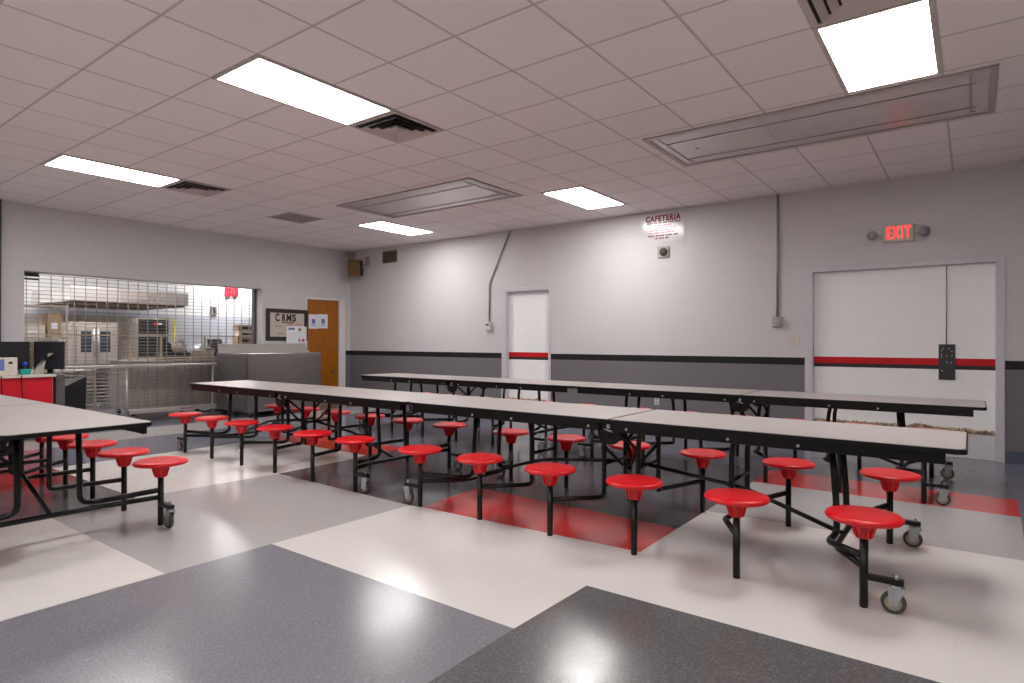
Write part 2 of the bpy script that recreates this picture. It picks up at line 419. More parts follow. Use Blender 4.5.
# right of x3
reg([(x3, 2.82), (x3, YF), (XR + .1, YF), (XR + .1, 2.82)], W_)
reg([(x3, 2.82), (XR + .1, 2.82), (XR + .1, 4.2), (x3 - .03, 4.70)], W_)
reg([(x3 - .03, 4.70), (XR + .1, 4.2), (XR + .1, 11.6), (x3, 11.6), (x3 + .01, 6.497), (x3, 5.865)], B_)
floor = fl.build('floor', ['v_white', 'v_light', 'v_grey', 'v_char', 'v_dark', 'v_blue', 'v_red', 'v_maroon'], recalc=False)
for p in floor.data.polygons:
    if p.normal.z < 0: p.flip()
struct(floor)

# ------------------------------------------------------------------ ceiling and walls
struct(MB().box(KX - .2, XR + .2, YF - .2, 11.7, HC, HC + .12).build('ceiling', 'ceiling'))
OY0, OY1, OZ = 2.79, 6.40, 2.268     # serving opening
DY0, DY1, DZ = 7.36, 8.33, 2.185     # wood door opening
w = MB()
TW = 0.30
w.box(XA - TW, XA, YF, OY0, 0, HC).box(XA - TW, XA, OY0, OY1, OZ, HC).box(XA - TW, XA, OY1, DY0, 0, HC)
w.box(XA - TW, XA, DY0, DY1, DZ, HC).box(XA - TW, XA, DY1, YB, 0, HC)
struct(w.build('wall_left', 'wall_y'))
EX0, EX1, EZ = -1.69, 0.285, 2.218   # exit opening, outer edge of the frame
MX0, MX1, MZ = -6.545, -5.53, 2.207
w = MB()
w.box(XA - TW, MX0, YB, YB + .3, 0, HC).box(MX0, MX1, YB, YB + .3, MZ, HC).box(MX1, EX0, YB, YB + .3, 0, HC)
w.box(EX0, EX1, YB, YB + .3, EZ, HC).box(EX1, XR, YB, YB + .3, 0, HC)
struct(w.build('wall_back', 'wall_x'))
struct(MB().box(XR, XR + .2, YF, YB + .3, 0, HC).build('wall_right', 'wall_y'))
struct(MB().box(XA - TW, XR + .2, YF - .2, YF, 0, HC).build('wall_front', 'wall_x'))
struct(MB().box(KX - .2, KX, KY0, KY1, 0, HC).build('wall_kitchen_rear', 'kitchen_wall'))
struct(MB().box(KX - .2, XA - TW, KY0 - .2, KY0, 0, HC).build('wall_kitchen_near', 'kitchen_wall_x'))
struct(MB().box(KX - .2, XA - TW + .3, KY1, KY1 + .2, 0, HC).box(XA - TW, XA, YB + .3, KY1, 0, HC).build('wall_kitchen_far', 'kitchen_wall_x'))
# vinyl base
def base_strip(name, boxes):
    b = MB()
    for bx in boxes: b.box(*bx, bev=0.004)
    struct(b.build(name, 'base'))
base_strip('baseboard_back', [(XA, MX0, YB - .012, YB, 0, .105), (MX1, EX0, YB - .012, YB, 0, .105), (EX1, XR, YB - .016, YB, 0, .135)])
base_strip('baseboard_left', [(XA, XA + .012, YF, OY0, 0, .105), (XA, XA + .012, OY1, DY0, 0, .105)])

# filled-in door openings in the back wall
def filled_door(name, xa, xb, z, jl, jr, ztop, seed, ledge_z, base_y, base_bot):
    root = empty(name, ((xa + xb) / 2, YB, 0)); root['kind'] = 'structure'
    cx = (xa + xb) / 2
    f = MB()
    f.box(xa - cx, xa + jl - cx, -.012, .2, 0, z, bev=.004).box(xb - jr - cx, xb - cx, -.012, .2, 0, z, bev=.004)
    f.box(xa + jl - cx, xb - jr - cx, -.012, .2, ztop, z, bev=.004)
    f.build('door_frame', 'jamb', root)
    f = MB().box(xa + jl - cx, xb - jr - cx, .07, .2, ledge_z - .01, ztop)
    f.build('blocked_panel', 'infill', root)
    # smooth curb under the broken lower edge
    MB().box(xa + jl - cx, xb - jr - cx, .03, .2, 0, ledge_z - .012, bev=.006).build('curb', 'white_paint', root)
    # crumbling debris along the edge
    rnd = random.Random(seed); d = MB(); xx = xa + jl - cx + .005
    n = int((xb - xa) / .012)
    L = xb - jr - cx - .01 - xx
    prevs = None
    for i in range(n + 1):
        x = xx + L * i / n
        t = i / n
        hgt = (.018 + .028 * max(0, math.sin(t * 9 + seed)) * max(0, math.sin(t * 23 + seed * 2))) + rnd.uniform(-.008, .012)
        hgt *= (1.2 if t < .9 else .7)
        y1 = .012 + rnd.uniform(0, .018)
        ring = [(x, y1, ledge_z - .018 - rnd.uniform(0, .012)), (x, y1 - .004, ledge_z + .004), (x, .05 + rnd.uniform(-.012, .008), ledge_z + hgt * .8), (x, .075, ledge_z + hgt), (x, .09, ledge_z - .012)]
        vs = [d.bm.verts.new(Vector(q)) for q in ring]
        if prevs:
            for k in range(5): d.bm.faces.new([prevs[k], prevs[(k + 1) % 5], vs[(k + 1) % 5], vs[k]])
        prevs = vs
    d.build('crumbled_edge', 'dirt', root)
    return root
filled_door('door_1', EX0, EX1, EZ, .09, .078, 2.165, 3, .305, .03, 0)
filled_door('door_2', MX0, MX1, MZ, .10, .045, 2.145, 8, .295, .03, 0)

# varnished wood door in the left wall
d3 = empty('door_3', (XA, (DY0 + DY1) / 2, 0)); d3['kind'] = 'structure'
cy = (DY0 + DY1) / 2
f = MB()
f.box(-.28, -.01, DY1 - .165 - cy, DY1 - cy, 0, DZ, bev=.004).box(-.28, -.01, DY0 - cy, DY0 - cy + .03, 0, DZ, bev=.004)
f.box(-.28, -.012, DY0 + .03 - cy, DY1 - .165 - cy, DZ - .045, DZ, bev=.002)
f.build('door_frame', 'white_paint', d3)
leaf = MB().box(-.09, -.045, DY0 + .03 - cy, DY1 - .165 - cy, .008, DZ - .046, bev=.002).build('door_leaf', 'wood', d3)
kb = MB().lathe([(0, 0), (.03, 0), (.03, .006), (.012, .008), (.012, .03), (.026, .036), (.03, .05), (.022, .064), (0, .068)], 20, (-.045, DY1 - .31 - cy, .66), axis='x')
kb.build('door_knob', 'bronze', leaf)

# ------------------------------------------------------------------ ceiling fixtures
def troffer(x, y, label, kitchen=False):
    r = empty('ceiling_light', (x, y, HC - .012))
    tag(r, label, 'light', 'recessed ceiling lights')
    a, b = T / 2, T
    f = MB(); t = .028
    f.box(-a, a, -b, -b + t, 0, .012).box(-a, a, b - t, b, 0, .012).box(-a, -a + t, -b + t, b - t, 0, .012).box(a - t, a, -b + t, b - t, 0, .012)
    f.build('light_frame', 'vent_white', r)
    MB().box(-a + t, a - t, -b + t, b - t, .003, .009).build('diffuser', 'diffk' if kitchen else 'diff', r)
    return r
def cell(i, j): return GX + (i + .5) * T, GY + (j + .5) * T
def tpos(i, j): return GX + (i + .5) * T, GY + (j + 1) * T
for (i, j, lab) in [(-3, -1, 'long lit ceiling panel directly beside the open square air vent, upper left'),
                    (-9, -1, 'lit ceiling panel nearest the left wall, seen as a thin bright strip'),
                    (3, 2, 'largest lit ceiling panel at the top right beside the long flat metal panel'),
                    (-3, 6, 'lit ceiling panel near the back wall, left of the cafeteria sign'),
                    (-9, 6, 'small far lit ceiling panel near the corner speaker'),
                    (3, -5, 'unseen ceiling light added behind the viewpoint, centre'),  # from here on: unseen lights, guessed on the grid to light the room
                    (-3, -7, 'unseen ceiling light added behind the viewpoint, left'),
                    (-9, -7, 'unseen ceiling light added behind the viewpoint, far left'),
                    (9, -7, 'unseen ceiling light added behind the viewpoint, right')]:
    x, y = tpos(i, j); troffer(x, y, lab)
for k, (x, y, lab) in enumerate([(-12.2, 4.2, 'kitchen ceiling light just behind the roll-down grille'), (-14.8, 8.3, 'kitchen ceiling light by the red alarm'), (-14.0, 2.2, 'kitchen ceiling light left of the steel hood')]):
    troffer(x, y, lab, True)

def diffuser(x, y, label):
    r = empty('air_vent', (x, y, HC)); tag(r, label, 'air vent', 'square louvred ceiling vents')
    MB().box(-.29, .29, -.29, .29, -.002, .0, mi=0).build('vent_back', 'vent_dark', r)
    a = .295
    fr = MB()
    def ring(mb, a, t, z0, z1):
        mb.box(-a, a, -a, -a + t, z0, z1).box(-a, a, a - t, a, z0, z1).box(-a, -a + t, -a + t, a - t, z0, z1).box(a - t, a, -a + t, a - t, z0, z1)
    ring(fr, a, .03, -.012, -.003)
    fr.build('vent_frame', 'vent_white', r)
    for q in (.235, .17, .105):
        lv = MB()
        # slanted louvre ring
        o, i_, zo, zi = q, q - .04, -.004, -.03
        for k in range(4):
            c, s = math.cos(k * PI / 2), math.sin(k * PI / 2)
            def P(x, y, z): return (x * c - y * s, x * s + y * c, z)
            lv.quad([P(-o, -o, zi), P(o, -o, zi), P(i_, -i_, zo), P(-i_, -i_, zo)])
            lv.quad([P(-o, -o, zi - .003), P(o, -o, zi - .003), P(i_, -i_, zo - .003), P(-i_, -i_, zo - .003)])
        lv.build('louvre', 'vent_white', r, recalc=False)
    MB().box(-.05, .05, -.05, .05, -.02, -.004).build('vent_core', 'vent_white', r)
    return r
diffuser(*cell(-3, 1), 'square louvred air vent at the right end of the long lit panel, upper left')
diffuser(*cell(-9, 1), 'small square louvred air vent nearest the left wall')
diffuser(*cell(3, 1), 'square louvred air vent cut by the top edge, beside the largest lit panel')
x, y = cell(-10, 4)
r = empty('return_grille', (x, y, HC)); tag(r, 'dark perforated square return air grille flat in the ceiling, left of centre', 'air vent')
MB().box(-.285, .285, -.285, .285, -.006, 0).build('perforated_plate', 'perf', r)
f = MB(); a, t = .3, .018
f.box(-a, a, -a, -a + t, -.009, 0).box(-a, a, a - t, a, -.009, 0).box(-a, -a + t, -a + t, a - t, -.009, 0).box(a - t, a, -a + t, a - t, -.009, 0)
f.build('grille_frame', 'vent_white', r)

def ceiling_panel(xa, xb, ya, yb, label):
    cx, cy = (xa + xb) / 2, (ya + yb) / 2; a, b = (xb - xa) / 2, (yb - ya) / 2
    r = empty('ceiling_panel', (cx, cy, HC)); tag(r, label, 'ceiling panel', 'long flat metal ceiling panels')
    f = MB(); t = .05
    f.box(-a, a, -b, -b + t, -.014, 0, bev=.003).box(-a, a, b - t, b, -.014, 0, bev=.003).box(-a, -a + t, -b + t, b - t, -.014, 0, bev=.003).box(a - t, a, -b + t, b - t, -.014, 0, bev=.003)
    f.build('panel_frame', 'trimgrey', r)
    MB().box(-a + t, a - t, -b + t, b - t, -.006, 0).build('metal_sheet', 'panel', r)
    s = MB()
    for yy in (-b + .28, b - .22): s.box(-a + .12, a - .12, yy - .006, yy + .006, -.011, -.006)
    for xx in (-a + .12, a - .16): s.box(xx - .006, xx + .006, -b + t, b - t, -.011, -.006)
    for xx, yy in ((-a + .33, 0.02), (-a + .14, b - .12), (a - .14, b - .12)): s.box(xx - .014, xx + .014, yy - .008, yy + .008, -.012, -.006)
    s.box(-.3 - .004, -.3 + .004, -b + t, b - t, -.0075, -.006)
    s.build('seam_strips', 'panel_edge', r)
ceiling_panel(-2.50, .15, 5.38, 6.46, 'long flat grey metal ceiling panel right of centre, reflecting the red EXIT glow')
ceiling_panel(-7.17, -4.70, 5.43, 6.50, 'long flat grey metal ceiling panel left of centre above the far tables')

# ------------------------------------------------------------------ cafeteria tables
S = 0.605; ZT = 0.7725; L = 1.905; WY = 0.38; PY = 0.59
def make_table():
    root = empty('cafeteria_table', (0, 0, 0))
    for s in (-1, 1):
        tb = MB()
        xa, xb = (s * .004, s * (L - .004)); xa, xb = min(xa, xb), max(xa, xb)
        # rounded outer corners
        def slab(ins, z0, z1, mi):
            rr = .05 - ins * .5; pts = []
            xo, yo = L - .004 - ins, WY - ins
            for (cx, cy, a0) in ((xo - rr, yo - rr, 0), ):
                pass
            xi = .004 + ins
            for k in range(7):
                a = -PI / 2 + k * PI / 12
                pts.append((xo - rr + rr * math.cos(a), -yo + rr + rr * math.sin(a)))
            for k in range(7):
                a = k * PI / 12
                pts.append((xo - rr + rr * math.cos(a), yo - rr + rr * math.sin(a)))
            pts += [(xi, yo), (xi, -yo)]
            tb.prism([(s * p + .014, q) for p, q in pts], z0, z1, mi)
        slab(0, ZT - .027, ZT - .003, 1)
        slab(.008, ZT - .003, ZT, 0)
        top = tb.build('table_top', ['lam', 'edge'], root)
        ap = MB()
        xo = L - .075
        for sy in (-1, 1):
            ap.box(min(s * .06, s * xo), max(s * .06, s * xo), sy * (WY - .025) - .014, sy * (WY - .025) + .014, ZT - .082, ZT - .027, bev=.003)
        ap.box(min(s * (xo - .30), s * (xo - .33)), max(s * (xo - .30), s * (xo - .33)), -WY + .035, WY - .035, ZT - .06, ZT - .027)
        ap.box(min(s * .06, s * .09), max(s * .06, s * .09), -WY + .04, WY - .04, ZT - .07, ZT - .027)
        a = ap.build('apron_rail', 'black', root)
        for sy in (-1, 1):
            for dx in (.14, .79, 1.17):
                MB().lathe([(0, 0), (.009, 0), (.009, .004), (.005, .007), (0, .007)], 10, (s * dx, sy * (WY - .011), ZT - .058), axis='y').build('bolt', 'chrome', a) if sy > 0 else \
                MB().lathe([(0, 0), (.009, 0), (.009, -.004), (.005, -.007), (0, -.007)], 10, (s * dx, sy * (WY - .011), ZT - .058), axis='y').build('bolt', 'chrome', a)
    # stools
    seat_me = None
    R = .170
    def seat_mesh():
        m = MB()
        zt = .453
        m.lathe([(0, zt - .002), (R * .6, zt - .001), (R * .88, zt), (R * .955, zt - .003), (R, zt - .012), (R * .995, zt - .020), (R * .955, zt - .028), (R * .6, zt - .031), (.058, zt - .034),
                 (.052, zt - .045), (.046, zt - .065), (.036, zt - .1), (.032, zt - .118), (.022, zt - .12)], 40)
        for k in range(10):
            a = k * 2 * PI / 10
            c, s_ = math.cos(a), math.sin(a)
            pr = [(.046, zt - .034), (.064, zt - .034), (.056, zt - .06), (.040, zt - .114), (.030, zt - .114)]
            th = .005
            A = [m.bm.verts.new(Vector((r_ * c - th * s_, r_ * s_ + th * c, z))) for r_, z in pr]
            B = [m.bm.verts.new(Vector((r_ * c + th * s_, r_ * s_ - th * c, z))) for r_, z in pr]
            m.bm.faces.new(A); m.bm.faces.new(list(reversed(B)))
            for i in range(len(pr)): m.bm.faces.new([A[i], B[i], B[(i + 1) % len(pr)], A[(i + 1) % len(pr)]])
        return m
    legs_dx = {2.5: 1.33, 1.5: .75, .5: .13}
    for sy in (-1, 1):
        for k in (-2.5, -1.5, -.5, .5, 1.5, 2.5):
            s = 1 if k > 0 else -1
            px, py = k * S, sy * PY
            po = MB().lathe([(0, 0.0), (.017, 0.0), (.019, .003), (.019, .358), (0, .358)], 16).build('stool_post', 'black', root, loc=(px, py, 0))
            if seat_me is None:
                so = seat_mesh().build('seat', 'red', po); seat_me = so.data
            else:
                so = bpy.data.objects.new('seat', seat_me); COL.objects.link(so); so.parent = po
            so.rotation_euler = (0, 0, .3 * k)
            a = abs(k); lx = s * legs_dx[a]
            end = a == 2.5
            lb = .215 if end else .20
            lg = MB()
            LY = .165
            if end:
                lg.tube([(px, py, .245), (lx - s * .03, sy * .27, .195), (lx, sy * LY, .215), (lx - s * .005, sy * LY, .40), (lx - s * .03, sy * LY, ZT - .03)], .018, .075)
            else:
                lg.tube([(px, py, .235), (lx - s * .02, sy * .235, .21), (lx, sy * LY, .215), (lx, sy * LY, ZT - .16), (lx + s * .035, sy * (LY + .01), ZT - .03)], .017, .075)
            lg.build('leg', 'black', root)
            if end:
                # caster arm and caster
                ar = MB().box(min(px, px + s * .165), max(px, px + s * .165), py - .019, py + .019, .138, .164, bev=.003)
                arm = ar.build('caster_arm', 'black', root)
                cxp = px + s * .135
                fk = MB()
                fk.lathe([(0, .136), (.026, .136), (.026, .128), (.02, .122), (0, .122)], 16, (cxp, py, 0))
                fk.lathe([(0, .186), (.006, .186), (.009, .176), (.009, .130), (0, .130)], 10, (cxp, py, 0))
                for q in (-1, 1):
                    fk.prism([(cxp - .034, .128), (cxp + .036, .128), (cxp - s * .012 + .017, .040), (cxp - s * .012 - .017, .040)], py + q * .017 - .002, py + q * .017 + .002, axis='y')
                fk.box(cxp - .034, cxp + .036, py - .018, py + .018, .118, .128)
                fk.lathe([(0, -.024), (.006, -.024), (.006, .024), (0, .024)], 10, (cxp - s * .012, py, .0535), axis='y')
                fko = fk.build('caster_fork', 'chrome', root)
                wc = (cxp - s * .012, py, .0535)
                wl = MB()
                wl.lathe([(.036, -.0125), (.046, -.0135), (.0515, -.009), (.0535, 0), (.0515, .009), (.046, .0135), (.036, .0125), (.036, -.0125)], 28, wc, 0, 'y')
                wl.lathe([(0, -.011), (.011, -.013), (.033, -.009), (.037, -.011), (.037, .011), (.033, .009), (.011, .013), (0, .011)], 28, wc, 1, 'y')
                wl.build('wheel', ['rubber', 'hub'], fko)
    # low end hoops joining the two end stools, cross bars, long tie rods
    for s in (-1, 1):
        ux = s * 1.335
        MB().tube([(s * 2.5 * S, -PY, .195), (ux, -.25, .165), (ux, .25, .165), (s * 2.5 * S, PY, .195)], .0165, .07).build('end_hoop', 'black', root)
        for dx, z in ((.755, .43), (.125, .43)):
            MB().tube([(s * dx, -.165, z), (s * dx, .165, z)], .013).build('cross_bar', 'black', root)
        MB().box(s * .125 - .012, s * .125 + .012, -.165, .165, .27, .295).build('cross_bar', 'black', root)
        MB().tube([(s * .10, 0, .43), (s * .78, 0, .36), (s * 1.335, 0, .175)], .0135, .12).build('tie_rod', 'black', root)
        # folding linkage near the centre
        for sy in (-1, 1):
            lk = MB()
            lk.tube([(s * .05, sy * .28, ZT - .10), (s * .125, sy * .17, .55), (s * .03, sy * .08, .42)], .012, .03)
            lk.build('fold_link', 'black', root)
    for sy in (-1, 1):
        pl = MB(); pts = []
        for k in range(9):
            a = PI + k * PI / 8
            pts.append((.0 + .085 * math.cos(a), ZT - .115 + .06 * math.sin(a)))
        pts += [(.085, ZT - .03), (-.085, ZT - .03)]
        pl.prism(pts, sy * (WY - .045) - .008, sy * (WY - .045) + .008, axis='y')
        pl.tube([(0, sy * (WY - .04), ZT - .12), (.0, sy * (WY - .04), ZT - .05)], .016)
        hp = pl.build('hinge_plate', 'black', root)
        lt = MB().box(-.012, .014, sy * (WY - .03) - .006, sy * (WY - .03) + .006, ZT - .066, ZT - .038, bev=.004)
        lt.tube([(-.03, sy * (WY - .028), ZT - .07), (.03, sy * (WY - .028), ZT - .085)], .006)
        lt.build('latch', 'chrome', hp)
    return root
table = make_table()
tables = [(-1.93, 3.995, 'long stool table nearest the viewpoint, its grey top ending at the right'),
          (-5.735, 3.995, 'long stool table joined to the left end of the nearest right table'),
          (-1.818, 6.50, 'stool table in the back row in front of the blocked EXIT doorway'),
          (-5.628, 6.50, 'stool table in the back row below the narrow blocked doorway'),
          (-6.025, 1.365, 'stool table at the left edge, its pointed grey top end facing right')]
for i, (x, y, lab) in enumerate(tables):
    o = table if i == 0 else copy_tree(table)
    o.location = (x, y, 0)
    tag(o, lab, 'table', 'folding cafeteria tables with attached red stools')

# ------------------------------------------------------------------ things on the back wall
RW = (PI / 2, 0, 0)   # text facing -y
# cafeteria rules sign
sg = empty('wall_sign', (-3.59, YB, 2.94)); tag(sg, 'white CAFETERIA rules sign with red lettering under the ceiling', 'sign')
MB().box(-.315, .315, -.008, 0, -.215, .215, bev=.002).build('sign_board', 'sign', sg)
text_mesh('sign_title', 'CAFETERIA', .115, 'crimson', sg, (0, -.009, .145), RW, .001, .54, .007, 1.15)
rnd = random.Random(5)
def print_line(z, xa, xb, h, m):
    x = xa
    while x < xb - h:
        # one word: letters joined by a thin baseline stroke
        n = rnd.randint(3, 8); b = MB(); x_s = x
        for k in range(n):
            wd = rnd.uniform(.35, .7) * h
            if x + wd > xb: break
            b.box(x, x + wd, -.0095, -.008, z - h / 2, z + h / 2 * rnd.uniform(.6, 1)); x += wd + h * .15
        if x > x_s: b.box(x_s, x - h * .15, -.0093, -.008, z - h / 2, z - h * .3); b.build('printed_word', m, sg)
        x += h * .6
for z, xa, xb, h, m in [(.085, -.25, .27, .022, 'crimson'), (.045, -.13, .14, .018, 'pink'), (.01, -.15, .2, .014, 'pink'), (-.025, -.2, .15, .016, 'pink'), (-.06, -.22, .2, .018, 'pink'),
                        (-.1, -.23, .24, .026, 'crimson'), (-.14, -.12, .1, .024, 'crimson')]:
    print_line(z, xa, xb, h, m)
# small horn under the sign
hn = empty('wall_horn', (-3.58, YB, 2.592)); tag(hn, 'small beige square wall horn with a dark dome below the CAFETERIA sign', 'horn')
MB().box(-.085, .085, -.03, 0, -.08, .08, bev=.005).build('back_plate', 'putty', hn)
MB().lathe([(.06, -.03), (.058, -.045), (.045, -.06), (.02, -.066), (0, -.067)], 20, (0.01, 0, 0), axis='y').build('dome', 'bronze_dark', hn)
# exit sign
ex = empty('exit_sign', (-.69, YB, 2.56)); tag(ex, 'beige EXIT sign with glowing red letters and two round emergency lamps', 'exit sign')
MB().box(-.155, .155, -.055, 0, -.1, .1, bev=.01).build('housing', 'exit_body', ex)
text_mesh('letters', 'EXIT', .2, 'exit_red', ex, (.01, -.0565, .0), RW, .001, .235, .003, 1.25)
for s in (-1, 1):
    a = MB().tube([(s * .15, -.03, .0), (s * .2, -.035, .0), (s * .225, -.05, -.005)], .012, .02)
    arm = a.build('lamp_bracket', 'exit_body', ex)
    h = MB().lathe([(0, .045), (.03, .042), (.05, .02), (.055, 0), (.055, -.015), (0, -.02)], 20, (0, 0, 0), axis='y')
    h.build('emergency_lamp', 'lens', ex, loc=(s * .255, -.07, -.008), rot=(0, 0, s * .5))
# conduits
c1 = empty('conduit', (-6.815, YB, 1.57)); tag(c1, 'grey conduit bending diagonally up the wall above the narrow doorway, with a small box', 'conduit', 'wall conduits')
MB().tube([(0, -.02, .05), (0, -.02, .74), (.46, -.02, 1.633)], .013, .06).build('pipe', 'conduit', c1)
b1 = MB().box(-.06, .06, -.06, 0, -.075, .07, bev=.006).build('junction_box', 'ivory', c1)
MB().box(-.045, .02, -.064, -.06, .0, .03).build('box_window', 'louver', b1)
c2 = empty('conduit', (-2.015, YB, 1.55)); tag(c2, 'straight vertical grey conduit with a small dark box left of the EXIT doorway', 'conduit', 'wall conduits')
MB().tube([(0, -.02, .06), (0, -.02, 1.653)], .014).build('pipe', 'conduit', c2)
MB().box(-.058, .058, -.05, 0, -.065, .065, bev=.012).lathe([(.035, -.05), (.03, -.056), (0, -.057)], 16, (0, 0, 0), axis='y').build('junction_box', 'trimgrey', c2)
sw = empty('wall_switch', (-1.815, YB, 1.305)); tag(sw, 'white blank cover plate with centre button beside the EXIT doorway', 'switch')
MB().box(-.06, .06, -.008, 0, -.062, .062, bev=.003).build('cover_plate', 'ivory', sw)
MB().lathe([(.01, -.008), (.01, -.013), (0, -.014)], 12, (0, 0, .005), axis='y').build('button', 'trimgrey', sw)
ot = empty('wall_outlet', (-3.68, YB, .43)); tag(ot, 'beige electrical outlet low on the grey wall behind the back tables', 'outlet')
MB().box(-.037, .037, -.008, 0, -.06, .06, bev=.003).build('cover_plate', 'ivory', ot)
for z in (-.026, .026): MB().box(-.016, .016, -.011, -.008, z - .015, z + .015, bev=.003).build('socket', 'putty', ot)
# plate on the blocked exit
pz = YB + .07
pp = empty('door_plate', (-.225, pz, 1.068)); tag(pp, 'charcoal metal plate with small white holes on the blocked EXIT doorway', 'plate')
MB().box(-.077, .077, -.02, 0, -.2, .2, bev=.004).build('plate_body', 'plate', pp)
hb = MB()
for (x, z) in [(-.032, .15), (.02, .152), (-.05, .13), (.045, .12), (-.05, .085), (.045, .07), (-.048, .055), (.0, .065), (.04, -.005), (-.045, -.1), (.0, -.0)]:
    hb.lathe([(.006, -.02), (.006, -.0215), (0, -.022)], 10, (x, 0, z), axis='y')
hb.build('rivets', 'paper', pp)
MB().tube([(-.005, -.01, .2), (-.005, -.01, 1.09)], .006).build('cable', 'conduit', pp)
# bronze vent
v = empty('wall_vent', (-9.415, YB, 3.0)); tag(v, 'small brown louvred vent high on the back wall near the corner', 'air vent')
f = MB(); f.box(-.21, .21, -.012, 0, .095, .12).box(-.21, .21, -.012, 0, -.12, -.095).box(-.21, -.185, -.012, 0, -.095, .095).box(.185, .21, -.012, 0, -.095, .095)
f.build('vent_frame', 'bronze', v)
f = MB()
for k in range(9):
    z = -.09 + k * .0215
    f.prism([(-.002, z), (-.010, z - .012), (-.010, z - .009), (-.002, z + .003)], -.186, .186, axis='x')
f.box(-.186, .186, -.002, 0, -.095, .095)
f.build('louvres', 'bronze', v)
# loudspeaker on a bracket near the corner
sp = empty('loudspeaker', (-10.25, YB - .2, 2.81)); tag(sp, 'small brown wooden loudspeaker tilted on a bracket near the corner', 'loudspeaker')
cab = MB().box(-.13, .13, -.1, .1, -.16, .16, bev=.006).build('cabinet', 'speaker', sp, rot=(.3, .06, .6))
MB().box(-.115, .115, -.108, -.1, -.145, .145).build('speaker_cloth', 'speaker', cab)
MB().box(.13, .134, -.08, .09, -.15, .15).build('side_panel', 'speaker_cloth', cab)
MB().tube([(.05, .05, .0), (.16, .14, .06), (.16, .2, .14)], .016, .04).box(.11, .21, .175, .2, .06, .24, bev=.004).build('bracket', 'putty', sp)
cb = empty('junction_box', (-10.56, YB, 3.1)); tag(cb, 'small grey ribbed box tucked in the ceiling corner above the loudspeaker', 'box')
MB().box(-.075, .075, -.12, 0, -.03, .075, bev=.006).build('box_body', 'putty', cb)
MB().box(-.06, .06, -.1, -.005, -.075, -.036, bev=.004).box(-.05, .05, -.123, -.12, -.01, .05).build('box_base', 'trimgrey', cb)

# ------------------------------------------------------------------ left wall things
dp = MB().tube([(0, 0, 0), (0, 0, HC)], .05, seg=14).build('drain_pipe', 'darkpipe', None, loc=(XA + .05, 2.475, 0))
tag(dp, 'blue grey vertical pipe on the left wall at the picture edge', 'pipe')
# letter board
lb = empty('letter_board', (XA, 6.925, 1.605)); tag(lb, 'black framed letter board reading CRMS on the left wall above the steel cooler', 'letter board')
a, b, t = .45, .305, .075
f = MB(); f.box(0, .03, -a, a, b - t, b, bev=.004).box(0, .03, -a, a, -b, -b + t, bev=.004).box(0, .03, -a, -a + t, -b + t, b - t, bev=.004).box(0, .03, a - t, a, -b + t, b - t, bev=.004)
f.build('board_frame', 'frame_black', lb)
f = MB().box(0, .012, -a + t, a - t, -b + t, b - t)
for k in range(11): 
    z = -b + t + .018 + k * .04
    f.box(.012, .015, -a + t, a - t, z, z + .004, mi=1)
f.build('felt', ['felt', 'box'], lb)
RA = (PI / 2, 0, PI / 2)
for ch_, yy, wd_ in (('C', -.215, .088), ('R', -.075, .085), ('M', .032, .1), ('S', .145, .085)):
    text_mesh('letter', ch_, .19, 'blackprint', lb, (.017, yy, .13), RA, .002, wd_, .006)
def small_print(z, ya, yb, h, m):
    bb = MB(); y_ = ya
    while y_ < yb:
        wd = rnd.uniform(.4, .8) * h; bb.box(.0155, .017, y_, min(y_ + wd, yb), z - h / 2, z + h / 2); y_ += wd + h * .3
    bb.build('small_letters', m, lb)
small_print(.045, -.12, .15, .02, 'blackprint'); small_print(.012, .0, .12, .022, 'orangeprint'); small_print(.012, .2, .3, .022, 'orangeprint')
small_print(-.03, -.3, -.1, .012, 'pink'); small_print(-.17, -.2, -.08, .012, 'blackprint')
pt = empty('paper_notice', (XA + .032, 7.115, 1.41)); tag(pt, 'white paper notice with coloured spots taped over the letter board corner', 'paper')
MB().box(0, .003, -.225, .225, -.17, .17).build('sheet', 'paper', pt)
MB().box(.003, .004, -.18, -.04, .1, .14).build('blue_heading', 'blueprint', pt)
for yy, zz, r_, m, nm in ((.07, .11, .035, 'tanprint', 'tan_spot'), (.06, -.1, .028, 'greenprint', 'green_spot'), (.15, -.1, .035, 'orangeprint', 'orange_spot')):
    MB().lathe([(0, .0045), (r_, .0045), (r_, .003), (0, .003)], 16, (0, yy, zz), axis='x').build(nm, m, pt)
f = MB()
for z in (.03, 0, -.03, -.06, -.09): f.box(.003, .0036, -.19, -.02, z, z + .004)
for z in (.04, -.03): f.box(.003, .0036, .0, .2, z, z + .004)
f.build('ruled_lines', 'felt', pt)
for k, (yy, z, lab) in enumerate([(7.555, 1.69, 'left one of two papers taped on the orange wood door'), (7.785, 1.70, 'right one of two papers taped on the orange wood door')]):
    p = empty('door_notice', (XA - .044, yy, z)); tag(p, lab, 'paper', 'papers on the wood door')
    MB().box(0, .003, -.112, .112, -.145, .145).build('sheet', 'paper', p)
    MB().box(.003, .004, -.04, .04, -.04, .05).box(.003, .004, -.05, .05, -.06, -.05).box(.003, .004, -.05, .05, -.085, -.075).build('blue_emblem', 'blueprint', p)

